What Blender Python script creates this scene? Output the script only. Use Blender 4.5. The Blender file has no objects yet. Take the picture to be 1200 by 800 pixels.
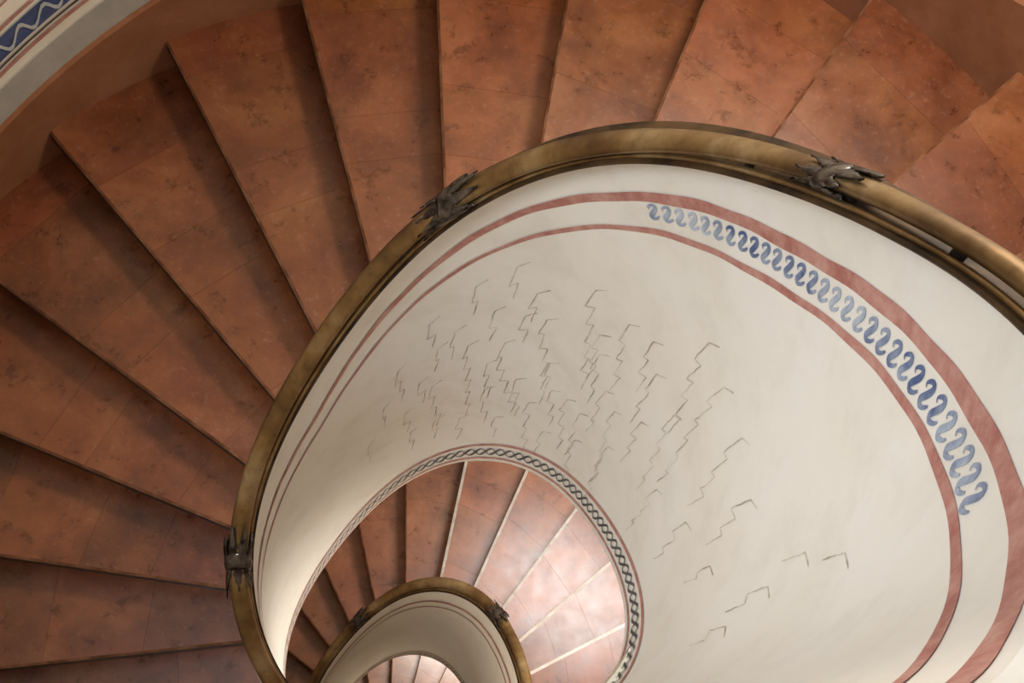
import bpy, bmesh, math, random
import numpy as np
from mathutils import Matrix, Vector
random.seed(4)
S=0.5
PI=math.pi
d=dict(cx=-0.6157,cy=-1.4523,cz=7.1036,wx=-0.3564,wy=0.1522,wz=0.1525,logf=7.3942,p=1.2620,rw=0.9403,hedge=4.0463,h1=0.6016,h2=0.8659,alpha=0.2316,th0=0.0614,hn=1.7598,t=0.1419,R=3.70,e1=-0.0320,e2=0.0161,rs=0.0059,px=0.2763,py=0.0690,dr=0.0537,g1=0.0524,g2=0.0011,ds=0.0947,ox=-0.0730,oy=-0.1486)
p=d['p']; RW=d['rw']; HE=d['hedge']; AL=d['alpha']; TH0=d['th0']; HN=d['hn']; RO=d['R']; TO=d['t']
OX,OY=d['ox'],d['oy']
def rr(ph): return 1+d['rs']*(ph-1.57)+d['g1']*math.cos(3*ph)+d['g2']*math.sin(3*ph)
def W(x,y,z):
    return Vector(((1+d['e1'])*x+d['e2']*y, d['e2']*x+(1-d['e1'])*y, z))*S
def WO(x,y,z): return W(x+OX,y+OY,z)
def H(r,ph,h):           # helical coordinates
    q=rr(ph)*r
    return W(-q*math.cos(ph),q*math.sin(ph),p*ph-h)
def sst(x,a,b):
    t=max(0,min(1,(x-a)/(b-a))); return t*t*(3-2*t)
def flare(ph): return .32*sst(ph,3.35,4.55)
def sm(ph): return max(-.65,min(2.9,ph-1.57))
def top_r(ph): return RW+d['dr']+d['ds']*sm(ph)
def wall_r(h,ph): return RW+(top_r(ph)-RW)*(HE-h)/(HE-.73)+flare(ph)*max(0,1-h/.5)
def WP(ph,h,off=0): return H(wall_r(h,ph)-off,ph,h)
PH0=-1.2-4*PI; PH1=4.5
# ---------- helpers
def link(o,parent=None):
    bpy.context.collection.objects.link(o)
    if parent: o.parent=parent
    return o
def mesh(name,vs,fs,mat,parent=None,smooth=True,uvs=None):
    me=bpy.data.meshes.new(name); me.from_pydata([tuple(v) for v in vs],[],fs); me.update()
    if mat: me.materials.append(mat)
    if smooth:
        for f in me.polygons: f.use_smooth=True
    return link(bpy.data.objects.new(name,me),parent)
def empty(name):
    o=bpy.data.objects.new(name,None); o.empty_display_size=.1; return link(o)
def sweep(name,prof,a,b,step,mat,parent,closed=True,smooth=True,func=H,sharp=False):
    n=int((b-a)/step)+1; vs=[];fs=[]
    pf=prof if callable(prof) else (lambda ph:prof)
    m=len(pf(a))
    for i in range(n+1):
        ph=a+(b-a)*i/n
        for j,(r,h) in enumerate(pf(ph)): vs.append(func(r,ph,h))
    mm=m if closed else m-1
    for i in range(n):
        for j in range(mm):
            k=(j+1)%m
            fs.append((i*m+j,i*m+k,(i+1)*m+k,(i+1)*m+j))
    if closed:
        fs.append(tuple(range(m))[::-1]); fs.append(tuple(n*m+j for j in range(m)))
    o=mesh(name,vs,fs,mat,parent,smooth)
    if sharp:
        md=o.modifiers.new("edge","EDGE_SPLIT"); md.split_angle=math.radians(35)
    return o
# ---------- materials
class M:
    def __init__(s,name,rough=.5,metal=0,spec=.5):
        s.m=bpy.data.materials.new(name); s.m.use_nodes=True; s.nt=s.m.node_tree; s.b=s.nt.nodes["Principled BSDF"]
        s.b.inputs["Roughness"].default_value=rough; s.b.inputs["Metallic"].default_value=metal
        s.b.inputs["Specular IOR Level"].default_value=spec
    def n(s,t,**k):
        nd=s.nt.nodes.new(t)
        for a,v in k.items(): setattr(nd,a,v)
        return nd
    def l(s,a,b): s.nt.links.new(a,b)
    def noise(s,scale,detail=4,rough=.6,dist=0):
        nd=s.n("ShaderNodeTexNoise"); nd.inputs["Scale"].default_value=scale; nd.inputs["Detail"].default_value=detail; nd.inputs["Roughness"].default_value=rough; nd.inputs["Distortion"].default_value=dist
        tc=s.n("ShaderNodeTexCoord"); s.l(tc.outputs["Object"],nd.inputs["Vector"]); return nd.outputs["Fac"]
    def ramp(s,fac,stops):
        r=s.n("ShaderNodeValToRGB"); e=r.color_ramp.elements
        while len(e)<len(stops): e.new(.5)
        for el,(po,c) in zip(e,stops): el.position=po; el.color=(*c,1)
        s.l(fac,r.inputs[0]); return r.outputs[0]
    def mix(s,fac,a,b,mode='MIX'):
        m=s.n("ShaderNodeMix",data_type='RGBA',blend_type=mode)
        for v,i in ((fac,0),(a,6),(b,7)):
            if hasattr(v,'links'): s.l(v,m.inputs[i])
            elif i==0: m.inputs[0].default_value=v
            else: m.inputs[i].default_value=(*v,1)
        return m.outputs[2]
    def col(s,c): s.l(c,s.b.inputs["Base Color"]); return s
    def rough(s,c): s.l(c,s.b.inputs["Roughness"]); return s
    def bump(s,h,st,dist=.01):
        b=s.n("ShaderNodeBump"); b.inputs["Strength"].default_value=st; b.inputs["Distance"].default_value=dist
        s.l(h,b.inputs["Height"]); s.l(b.outputs[0],s.b.inputs["Normal"]); return s
m=M("terracotta_tread",.3)
n1=m.noise(3.5,6,.65,dist=.4); n2=m.noise(13,7,.7,dist=.2); n3=m.noise(60,5,.75); n4=m.noise(6,4,.6)
base=m.ramp(n1,[(.3,(.135,.032,.008)),(.5,(.21,.058,.016)),(.7,(.29,.10,.036))])
at=m.n("ShaderNodeAttribute",attribute_name="tone")
base=m.mix(.9,base,at.outputs["Color"],'MULTIPLY')
base=m.mix(.7,base,m.ramp(n2,[(.28,(.22,.18,.16)),(.46,(1,1,1))]),'MULTIPLY')
base=m.mix(.6,base,m.ramp(n4,[(.32,(.45,.38,.34)),(.54,(1,1,1))]),'MULTIPLY')
base=m.mix(.5,base,m.ramp(n3,[(.56,(0,0,0)),(.82,(.26,.19,.15))]),'SCREEN')
m.col(base).rough(m.ramp(n2,[(.3,(.24,)*3),(.7,(.40,)*3)])).bump(n2,.12,.003)
m.b.inputs["Coat Weight"].default_value=.3; m.b.inputs["Coat Roughness"].default_value=.25
MT=m.m
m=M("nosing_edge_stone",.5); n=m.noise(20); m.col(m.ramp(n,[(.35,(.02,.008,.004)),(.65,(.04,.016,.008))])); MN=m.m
m=M("nosing_highlight",.35); n=m.noise(18); m.col(m.ramp(n,[(.4,(.12,.04,.015)),(.65,(.27,.12,.06))])); MW=m.m  # lighter bevel colour stands in for light grazing the nosings
m=M("pale_nosing_highlight",.35); n=m.noise(18); m.col(m.ramp(n,[(.4,(.62,.55,.48)),(.65,(.8,.76,.70))])); MW2=m.m  # near-white bevel: painted highlight where light grazes the lower nosings
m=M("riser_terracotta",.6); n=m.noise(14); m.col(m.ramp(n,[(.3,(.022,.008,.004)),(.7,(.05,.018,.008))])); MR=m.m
m=M("cream_plaster",.6,spec=.3); n1=m.noise(1.8,5,.6); n2=m.noise(7,6,.65,dist=.2); n3=m.noise(60,3)
b=m.ramp(n1,[(.3,(.82,.75,.64)),(.6,(.87,.82,.745))]); b=m.mix(.3,b,m.ramp(n2,[(.33,(.82,.80,.78)),(.5,(1,1,1))]),'MULTIPLY')
m.col(b).bump(n3,.08,.002); MP=m.m
m=M("cream_soffit",.7); n=m.noise(4); m.col(m.ramp(n,[(.3,(.68,.58,.42)),(.7,(.78,.70,.55))])); MSF=m.m
def paint(name,c1,c2,sc=14,lo=.35,hi=.65):
    m=M(name,.7,spec=.2); n=m.noise(sc,5,.7); m.col(m.ramp(n,[(lo,c1),(hi,c2)])); return m.m
MRED=paint("red_ochre_paint",(.40,.15,.12),(.58,.32,.26),18)
MBLU=paint("indigo_paint",(.09,.125,.26),(.48,.53,.60),5,.40,.61)
MNV=paint("navy_band_paint",(.05,.07,.16),(.1,.13,.25))
MWV=paint("pale_wave_paint",(.45,.48,.5),(.6,.6,.56))
MDK=paint("dark_pigment",(.06,.055,.06),(.16,.14,.13))
MSC=paint("scratch_pigment",(.40,.33,.25),(.73,.67,.58),12,.38,.62)
MPK=paint("pink_skirting_paint",(.25,.095,.04),(.33,.14,.07),5)
MGR=paint("grey_band_paint",(.40,.37,.31),(.5,.46,.4),5)
MBG=paint("beige_wall_paint",(.64,.55,.42),(.72,.64,.52),3)
m=M("aged_brass",.36,.75); n1=m.noise(4,5,.6); n2=m.noise(30,4)
m.col(m.mix(m.ramp(n2,[(.5,(0,)*3),(.75,(.5,)*3)]),m.ramp(n1,[(.35,(.12,.06,.02)),(.5,(.27,.16,.06)),(.68,(.50,.37,.2))]),(.08,.04,.015)))
m.rough(m.ramp(n1,[(.3,(.42,)*3),(.7,(.3,)*3)])); MB=m.m
m=M("dark_rail_moulding",.6,.2,.25); n=m.noise(9); m.col(m.ramp(n,[(.38,(.02,.010,.005)),(.65,(.09,.048,.018))])); MDM=m.m
m=M("bronze_leaf",.28,.9); n=m.noise(40); m.col(m.ramp(n,[(.35,(.03,.022,.02)),(.7,(.22,.19,.17))])); ML=m.m
m=M("iron_post",.5,.7); m.col(m.ramp(m.noise(10),[(.3,(.02,.015,.01)),(.7,(.06,.04,.03))])); MI=m.m

# ---------- treads / risers
stair=empty("spiral_staircase")
vs=[];fs=[];fm=[];tone=[]
def nosept(ph,r,z,back=0):
    tn=TO+back
    return WO(-r*math.cos(ph)+tn*math.sin(ph), r*math.sin(ph)+tn*math.cos(ph), z)
def rin(ph):
    q=ph+.14
    return max(1.0,wall_r(HN,q)+.04)*rr(q)-(-OX*math.cos(ph)+OY*math.sin(ph))
K0=int((PH0-TH0)/AL); K1=int((PH1-TH0)/AL)
LIP=.06; TT=.09
for k in range(K0,K1):
    a=TH0+k*AL; b=a+AL; z=p*a-HN
    js=sorted([(f+random.uniform(-.05,.05)) for f in (.22,.45,.62,.82)])
    edges=[0]+js+[1]
    tt=random.uniform(.9,1.1)
    pale=-4.35<a<-2.4  # steps given the stronger painted nosing highlight
    for s in range(len(edges)-1):
        f0,f1=edges[s],edges[s+1]-.0005
        ra,rb=rin(a),rin(b); L=RO+.05
        a0r,a1r=ra+(L-ra)*f0,ra+(L-ra)*f1
        b0r,b1r=rb+(L-rb)*f0,rb+(L-rb)*f1
        t=tt*random.uniform(.84,1.13); tc=(t,t*random.uniform(.95,1.07),t*random.uniform(.92,1.1),1)
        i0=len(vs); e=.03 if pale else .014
        A=lambda r,zz,bk=0: nosept(a,r,zz,bk)
        B=lambda r,zz: nosept(b,r,zz,.04)
        pts=[A(a0r,z-e,0),A(a1r,z-e,0),A(a0r,z,e),A(a1r,z,e),B(b0r,z),B(b1r,z),A(a0r,z-TT,0),A(a1r,z-TT,0),A(a0r,z-TT,LIP),A(a1r,z-TT,LIP),B(b0r,z-TT),B(b1r,z-TT)]
        vs+=pts
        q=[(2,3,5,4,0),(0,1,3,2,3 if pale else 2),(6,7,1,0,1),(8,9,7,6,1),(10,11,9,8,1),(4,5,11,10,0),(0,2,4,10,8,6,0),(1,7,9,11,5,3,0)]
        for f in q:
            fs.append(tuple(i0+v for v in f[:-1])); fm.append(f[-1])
        tone+= [tc]*len(pts)
me=bpy.data.meshes.new("treads"); me.from_pydata([tuple(v) for v in vs],[],fs)
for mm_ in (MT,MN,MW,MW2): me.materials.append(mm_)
ca=me.color_attributes.new("tone",'FLOAT_COLOR','POINT')
for i,c in enumerate(tone): ca.data[i].color=c
for i,f in enumerate(fm): me.polygons[i].material_index=f
bm=bmesh.new(); bm.from_mesh(me); bmesh.ops.recalc_face_normals(bm,faces=bm.faces); bm.to_mesh(me); bm.free()
link(bpy.data.objects.new("treads",me),stair)
vs=[];fs=[]
for k in range(K0,K1):
    a=TH0+k*AL; z=p*a-HN; r0=rin(a); r1=RO+.04
    i0=len(vs)
    for l in (LIP,LIP+.05):
        vs+=[nosept(a,r0,z-TT,l),nosept(a,r1,z-TT,l),nosept(a,r1,z-p*AL-.04,l),nosept(a,r0,z-p*AL-.04,l)]
    for f in [(0,1,2,3),(7,6,5,4),(0,4,5,1),(1,5,6,2),(2,6,7,3),(3,7,4,0)]: fs.append(tuple(i0+v for v in f))
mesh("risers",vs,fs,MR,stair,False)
# ---------- parapet + soffit
def parap(ph):
    o=max(1.035,top_r(ph)+.045)
    return [(wall_r(h,ph),h) for h in [.12,.2,.3,.4,.5,.6,.7]+list(np.linspace(.9,HE-.05,12))]+[(RW+.006,HE-.025),(RW+.02,HE-.008),(RW+.04,HE)]+[(o,HE),(o,.9),(o+flare(ph),.12)]
sweep("parapet",parap,PH0,PH1,.035,MP,stair,sharp=True)
def HU(r,ph,h): return W(-r*math.cos(ph),r*math.sin(ph),p*ph-h)
sweep("soffit",[(1.0,HE-.01),(RO+.15,HE-.01),(RO+.15,HE-.2),(1.0,HE-.2)],PH0,PH1,.05,MSF,stair,func=HU,sharp=True)
# ---------- ribbons of paint on wall
def ribbons(name,lines,mat,off=.004):
    vs=[];fs=[]
    for pts,w in lines:
        n=len(pts)
        for i,(ph,h) in enumerate(pts):
            a=pts[max(i-1,0)]; b=pts[min(i+1,n-1)]
            ds=(b[0]-a[0]); dz=p*(b[0]-a[0])-(b[1]-a[1])
            L=math.hypot(ds,dz)+1e-9; nx,nz=-dz/L,ds/L
            ww=w(i/(n-1)) if callable(w) else w
            for sgn in (-.5,.5):
                dph=nx*ww*sgn; dzz=nz*ww*sgn
                vs.append(WP(ph+dph,h+p*dph-dzz,off))
            if i<n-1:
                j=len(vs)-2; fs.append((j,j+1,j+3,j+2))
    return mesh(name,vs,fs,mat,stair,False)
rng=np.arange(-1.,PH1-.02,.03)
for t,rg in (("",rng),("_lower",rng-2*PI)):
    ribbons("wall_stripe_upper"+t,[([(x,d['h1']+.006*math.sin(x*9)+.003*math.sin(x*31)) for x in rg],lambda t:.028+.03*t+.003*math.sin(t*90))],MRED)
    ribbons("wall_stripe_lower"+t,[([(x,d['h2']+.006*math.sin(x*7)+.003*math.sin(x*27)) for x in rg],lambda t:.016+.018*t+.002*math.sin(t*80))],MRED)
    ribbons("edge_band_lines"+t,[([(x,HE-.36) for x in rg],.025),([(x,HE-.11) for x in rg],.018)],MRED)
    L=[]; per=.062
    for s in (0,1):
        L.append(([(x,HE-.235+.055*math.sin(PI*(x/per+s))) for x in np.arange(rg[0],rg[-1],per/8)],.013))
    ribbons("edge_guilloche"+t,L,MDK,.006)
def spline(P,n=28):
    P=[P[0]]+P+[P[-1]]; out=[]
    k=len(P)-3
    for i in range(n):
        t=i/(n-1)*k; s=min(int(t),k-1); t-=s
        a,b,c,e=P[s:s+4]
        out.append(tuple(.5*((2*b[j])+(-a[j]+c[j])*t+(2*a[j]-5*b[j]+4*c[j]-e[j])*t*t+(-a[j]+3*b[j]-3*c[j]+e[j])*t**3) for j in (0,1)))
    return out
L=[]; ph=2.44; sp=.050
SC=spline([(.5,-.25),(.42,-.44),(.18,-.5),(-.02,-.32),(.02,0),(.02,.25),(-.12,.46),(-.36,.48),(-.46,.3),(-.3,.16)])
while ph<3.92:
    f=(ph-2.44)/1.46; hm=.705+.055*f; ht=.10+.025*f
    L.append(([(ph+u*sp*1.15, hm-v*ht) for u,v in SC],lambda t:.006+.013*math.sin(PI*min(1,t*1.05+.02))))
    ph+=sp*random.uniform(.95,1.05)
ribbons("running_scroll_frieze",L,MBLU,.006)
# faint stepped marks
L=[]
ST=[(1.64,1.31,2),(1.84,1.19,2),(2.0,1.15,2),(2.2,1.82,5),(2.36,1.46,6),(2.56,1.70,4),(2.92,1.49,5),(2.04,2.06,6),(1.86,1.94,6),(1.48,1.61,3),(3.10,1.70,6),(3.0,2.21,5),(3.32,1.88,4),(2.26,2.93,4),(1.9,3.1,2),(2.45,2.75,4),(2.72,2.6,5),(3.84,1.79,1),(3.9,2.12,2),(1.7,2.3,4),(1.6,2.9,2),(2.7,1.75,3),(2.8,3.0,4),(3.55,2.1,3),(1.3,2.4,2),(3.45,2.8,3),(3.7,2.7,2),(2.12,1.5,2),(2.1,3.2,2),(2.6,3.2,3),(3.2,2.9,4),(2.0,2.7,3),(2.5,2.1,3),(3.9,1.5,1),(4.0,2.5,2)]
ST+=[(2.28,2.35,3),(1.78,1.65,2),(1.95,1.6,2),(2.15,2.6,3),(2.62,2.45,3),(2.88,2.5,3),(1.4,2.0,2),(1.55,2.45,2),(2.4,3.3,2),(1.75,2.95,2)]
ST+=[(1.7,1.75,2),(2.1,1.75,2),(2.46,1.9,3),(2.8,2.0,3),(1.98,2.3,3),(2.35,2.7,3),(2.55,2.85,3),(1.62,2.1,2)]
for ph,h,n in ST:
    x,y=ph,h
    pts=[(x+.05,y-.02)]
    for i in range(n):
        pts.append((x,y)); 
        dy=random.uniform(.16,.21); x-=random.uniform(.0,.02); y+=dy
        pts.append((x,y)); x+=random.uniform(.02,.05); y-=random.uniform(-.02,.02)
    q=[]
    for a,b in zip(pts[:-1],pts[1:]):
        for t in (0,.25,.5,.75): q.append((a[0]+(b[0]-a[0])*t+random.uniform(-.003,.003),a[1]+(b[1]-a[1])*t))
    q.append(pts[-1])
    L.append((q,lambda t,k=random.uniform(0,6):.0048+.002*math.sin(t*20+k)))
ribbons("stepped_plaster_marks",L,MSC,.003)
# ---------- handrail
rail=empty("handrail")
TR=.047
def TC(ph): return .988+flare(ph)-.03*math.exp(-((ph-2.25)/.5)**2)
sweep("rail_tube",lambda ph:[(TC(ph)+TR*math.cos(a),-TR*math.sin(a)) for a in np.linspace(0,2*PI,20,endpoint=False)],PH0,PH1,.03,MB,rail)
def mould(ph):
    fl=flare(ph); i=.922+fl; o=max(1.035,top_r(ph)+.05)+fl
    return [(i+.02,.085),(o-.01,.085),(o,.10),(o,.12),(i+.01,.12),(i,.11),(i,.095)]
sweep("rail_moulding",mould,PH0,PH1,.03,MDM,rail,sharp=True)
sweep("rail_bead",lambda ph:[(.945+flare(ph)+.014*math.cos(a),.075-.014*math.sin(a)) for a in np.linspace(0,2*PI,10,endpoint=False)],PH0,PH1,.03,MB,rail)
vs=[];fs=[]
ph=PH0+.1
while ph<PH1:
    i0=len(vs)
    for h in (.03,.095):
        for a in range(8):
            vs.append(H(TC(ph)+.018*math.cos(a*PI/4),ph+.018*math.sin(a*PI/4),h))
    for a in range(8): fs.append((i0+a,i0+(a+1)%8,i0+8+(a+1)%8,i0+8+a))
    ph+=.4
mesh("rail_posts",vs,fs,MI,rail)
def clasp(phc,idx):
    vs=[];fs=[]
    def T(s,ang,rad): return H(TC(phc+s)+rad*math.sin(ang),phc+s,-rad*math.cos(ang))
    i0=len(vs); ss=np.linspace(-.03,.03,7)
    for s in ss:
        rad=TR+.006+.010*math.cos(s/.03*PI/2)
        for a in range(16): vs.append(T(s,a*PI/8,rad))
    for i in range(len(ss)-1):
        for a in range(16): fs.append((i0+i*16+a,i0+i*16+(a+1)%16,i0+(i+1)*16+(a+1)%16,i0+(i+1)*16+a))
    for sg in (-1,1):
        for j in range(7):
            ac=(j+.5*(sg>0))*2*PI/7; Ln=.115 if j%2==0 else .085
            n=11;i0=len(vs)
            for i in range(n):
                t=i/(n-1); w=.36*(math.sin(PI*min(1,t*.8+.2))**.7)*(1+.22*math.sin(t*19))*(1-t**5)+.01
                lift=TR+.006+.009*t**2+.005*math.sin(PI*t)
                for u in (-1,-.5,0,.5,1):
                    vs.append(T(sg*(.01+Ln*t-.02*abs(u)*t),ac+u*w,lift+.008*(1-abs(u))-.003*(abs(u)==.5)))
            for i in range(n-1):
                for u in range(4):
                    a=i0+i*5+u; fs.append((a,a+1,a+6,a+5))
    o=mesh("leaf_clasp_%d"%idx,vs,fs,ML,rail)
    md=o.modifiers.new("s","SOLIDIFY"); md.thickness=.003
for ci,phc in enumerate((.13,1.63,3.04,-5.05,-3.59)): clasp(phc,ci+1)
# ---------- outer wall
wall=empty("wall_outer")
def HO(r,ph,h): return WO(-r*math.cos(ph),r*math.sin(ph),p*ph-h)
a1=5.2
sweep("skirting",[(RO+.06,HN+.35),(RO-.035,HN+.35),(RO-.035,HN-.34),(RO-.02,HN-.36),(RO+.06,HN-.36)],PH0,a1,.04,MPK,wall,func=HO,sharp=True)
sweep("grey_dado",[(RO-.012,HN-.36),(RO-.012,HN-.62),(RO+.06,HN-.62),(RO+.06,HN-.36)],PH0,a1,.04,MGR,wall,func=HO,sharp=True)
def oring(name,h,w,mat,off=.02):
    sweep(name,[(RO-off,HN-h),(RO-off,HN-h-w)],PH0,a1,.04,mat,wall,closed=False,func=HO)
oring("red_line",.72,.035,MRED); oring("dark_line",.78,.02,MDK); oring("navy_band",.83,.17,MNV); oring("red_line_upper",1.04,.03,MRED); oring("red_line_top",1.2,.02,MRED)
vs=[];fs=[]
for s in (0,):
    xs=np.arange(0,2.2,.006)
    for i,x in enumerate(xs):
        h=HN-.915+.055*math.sin(PI*(x/.022+s))
        for dd in (-.018,.018): vs.append(HO(RO-.026,x,h+dd))
        if i<len(xs)-1: j=len(vs)-2; fs.append((j,j+1,j+3,j+2))
mesh("pale_wave_line",vs,fs,MWV,wall,False)
vs=[];fs=[];N=128
zb=p*PH0-HN-1; zt=10
for i in range(N):
    a=2*PI*i/N
    for r in (RO,RO+.3):
        for z in (zb,zt): vs.append(WO(r*math.cos(a),r*math.sin(a),z))
for i in range(N):
    j=(i+1)%N; A=i*4;B=j*4
    fs+=[(A,B,B+1,A+1),(A+2,A+3,B+3,B+2),(A+1,B+1,B+3,A+3),(A,A+2,B+2,B)]
mesh("wall_shell",vs,fs,MBG,wall)
fl=[WO((RO+.3)*math.cos(2*PI*i/64),(RO+.3)*math.sin(2*PI*i/64),zb) for i in range(64)]
mesh("floor",fl,[tuple(range(64))],MR,None,False)
# ---------- camera
def rot(w):
    th=np.linalg.norm(w); k=np.array(w)/th
    K=np.array([[0,-k[2],k[1]],[k[2],0,-k[0]],[-k[1],k[0],0]])
    return np.eye(3)+math.sin(th)*K+(1-math.cos(th))*K@K
R=rot([d['wx'],d['wy'],d['wz']])
cd=bpy.data.cameras.new("camera"); co=link(bpy.data.objects.new("camera",cd))
Mx=Matrix([list(r) for r in R.T]).to_4x4(); Mx.translation=Vector((d['cx'],d['cy'],d['cz']))*S
co.matrix_world=Mx
cd.sensor_width=36; cd.lens=math.exp(d['logf'])/1200*36; cd.shift_x=-d['px']*100/1200; cd.shift_y=d['py']*100/1200; cd.clip_start=.01
bpy.context.scene.camera=co
# ---------- light
w=bpy.data.worlds.new("world"); bpy.context.scene.world=w; w.use_nodes=True
w.node_tree.nodes["Background"].inputs[0].default_value=(.96,.97,1,1); w.node_tree.nodes["Background"].inputs[1].default_value=.6
def area(name,loc,target,size,power,col,spread=180):
    l=bpy.data.lights.new(name,'AREA'); l.energy=power; l.size=size*S; l.color=col; l.spread=math.radians(spread)
    o=link(bpy.data.objects.new(name,l)); o.location=Vector(loc)*S
    o.rotation_euler=(Vector(target)*S-o.location).to_track_quat('-Z','Y').to_euler()
area("window_light_upper",(2.4,2.4,5.0),(-1.5,0.0,-1),1.1,48,(1,.96,.9))
area("fill_light_side",(-2.6,-1.6,8.5),(1.35,-.7,0.0),1.4,13,(.84,.92,1),52)  # added cool fill, narrowed to brighten the inner wall; no window modelled
area("fill_light_lower",(2.8,1.7,-2.7),(0,.8,-7.5),2.2,80,(1,.98,.95))  # added lamp lifting the dark lower flight; the wall has no window here
area("fill_light_bottom",(1.9,2.6,-10.9),(0,.6,-15.5),1.6,80,(1,.95,.85))  # added unseen lamp brightening the bottom turn of the well
vw=bpy.context.scene.view_settings; vw.view_transform='Standard'; vw.look='None'; vw.exposure=0.1
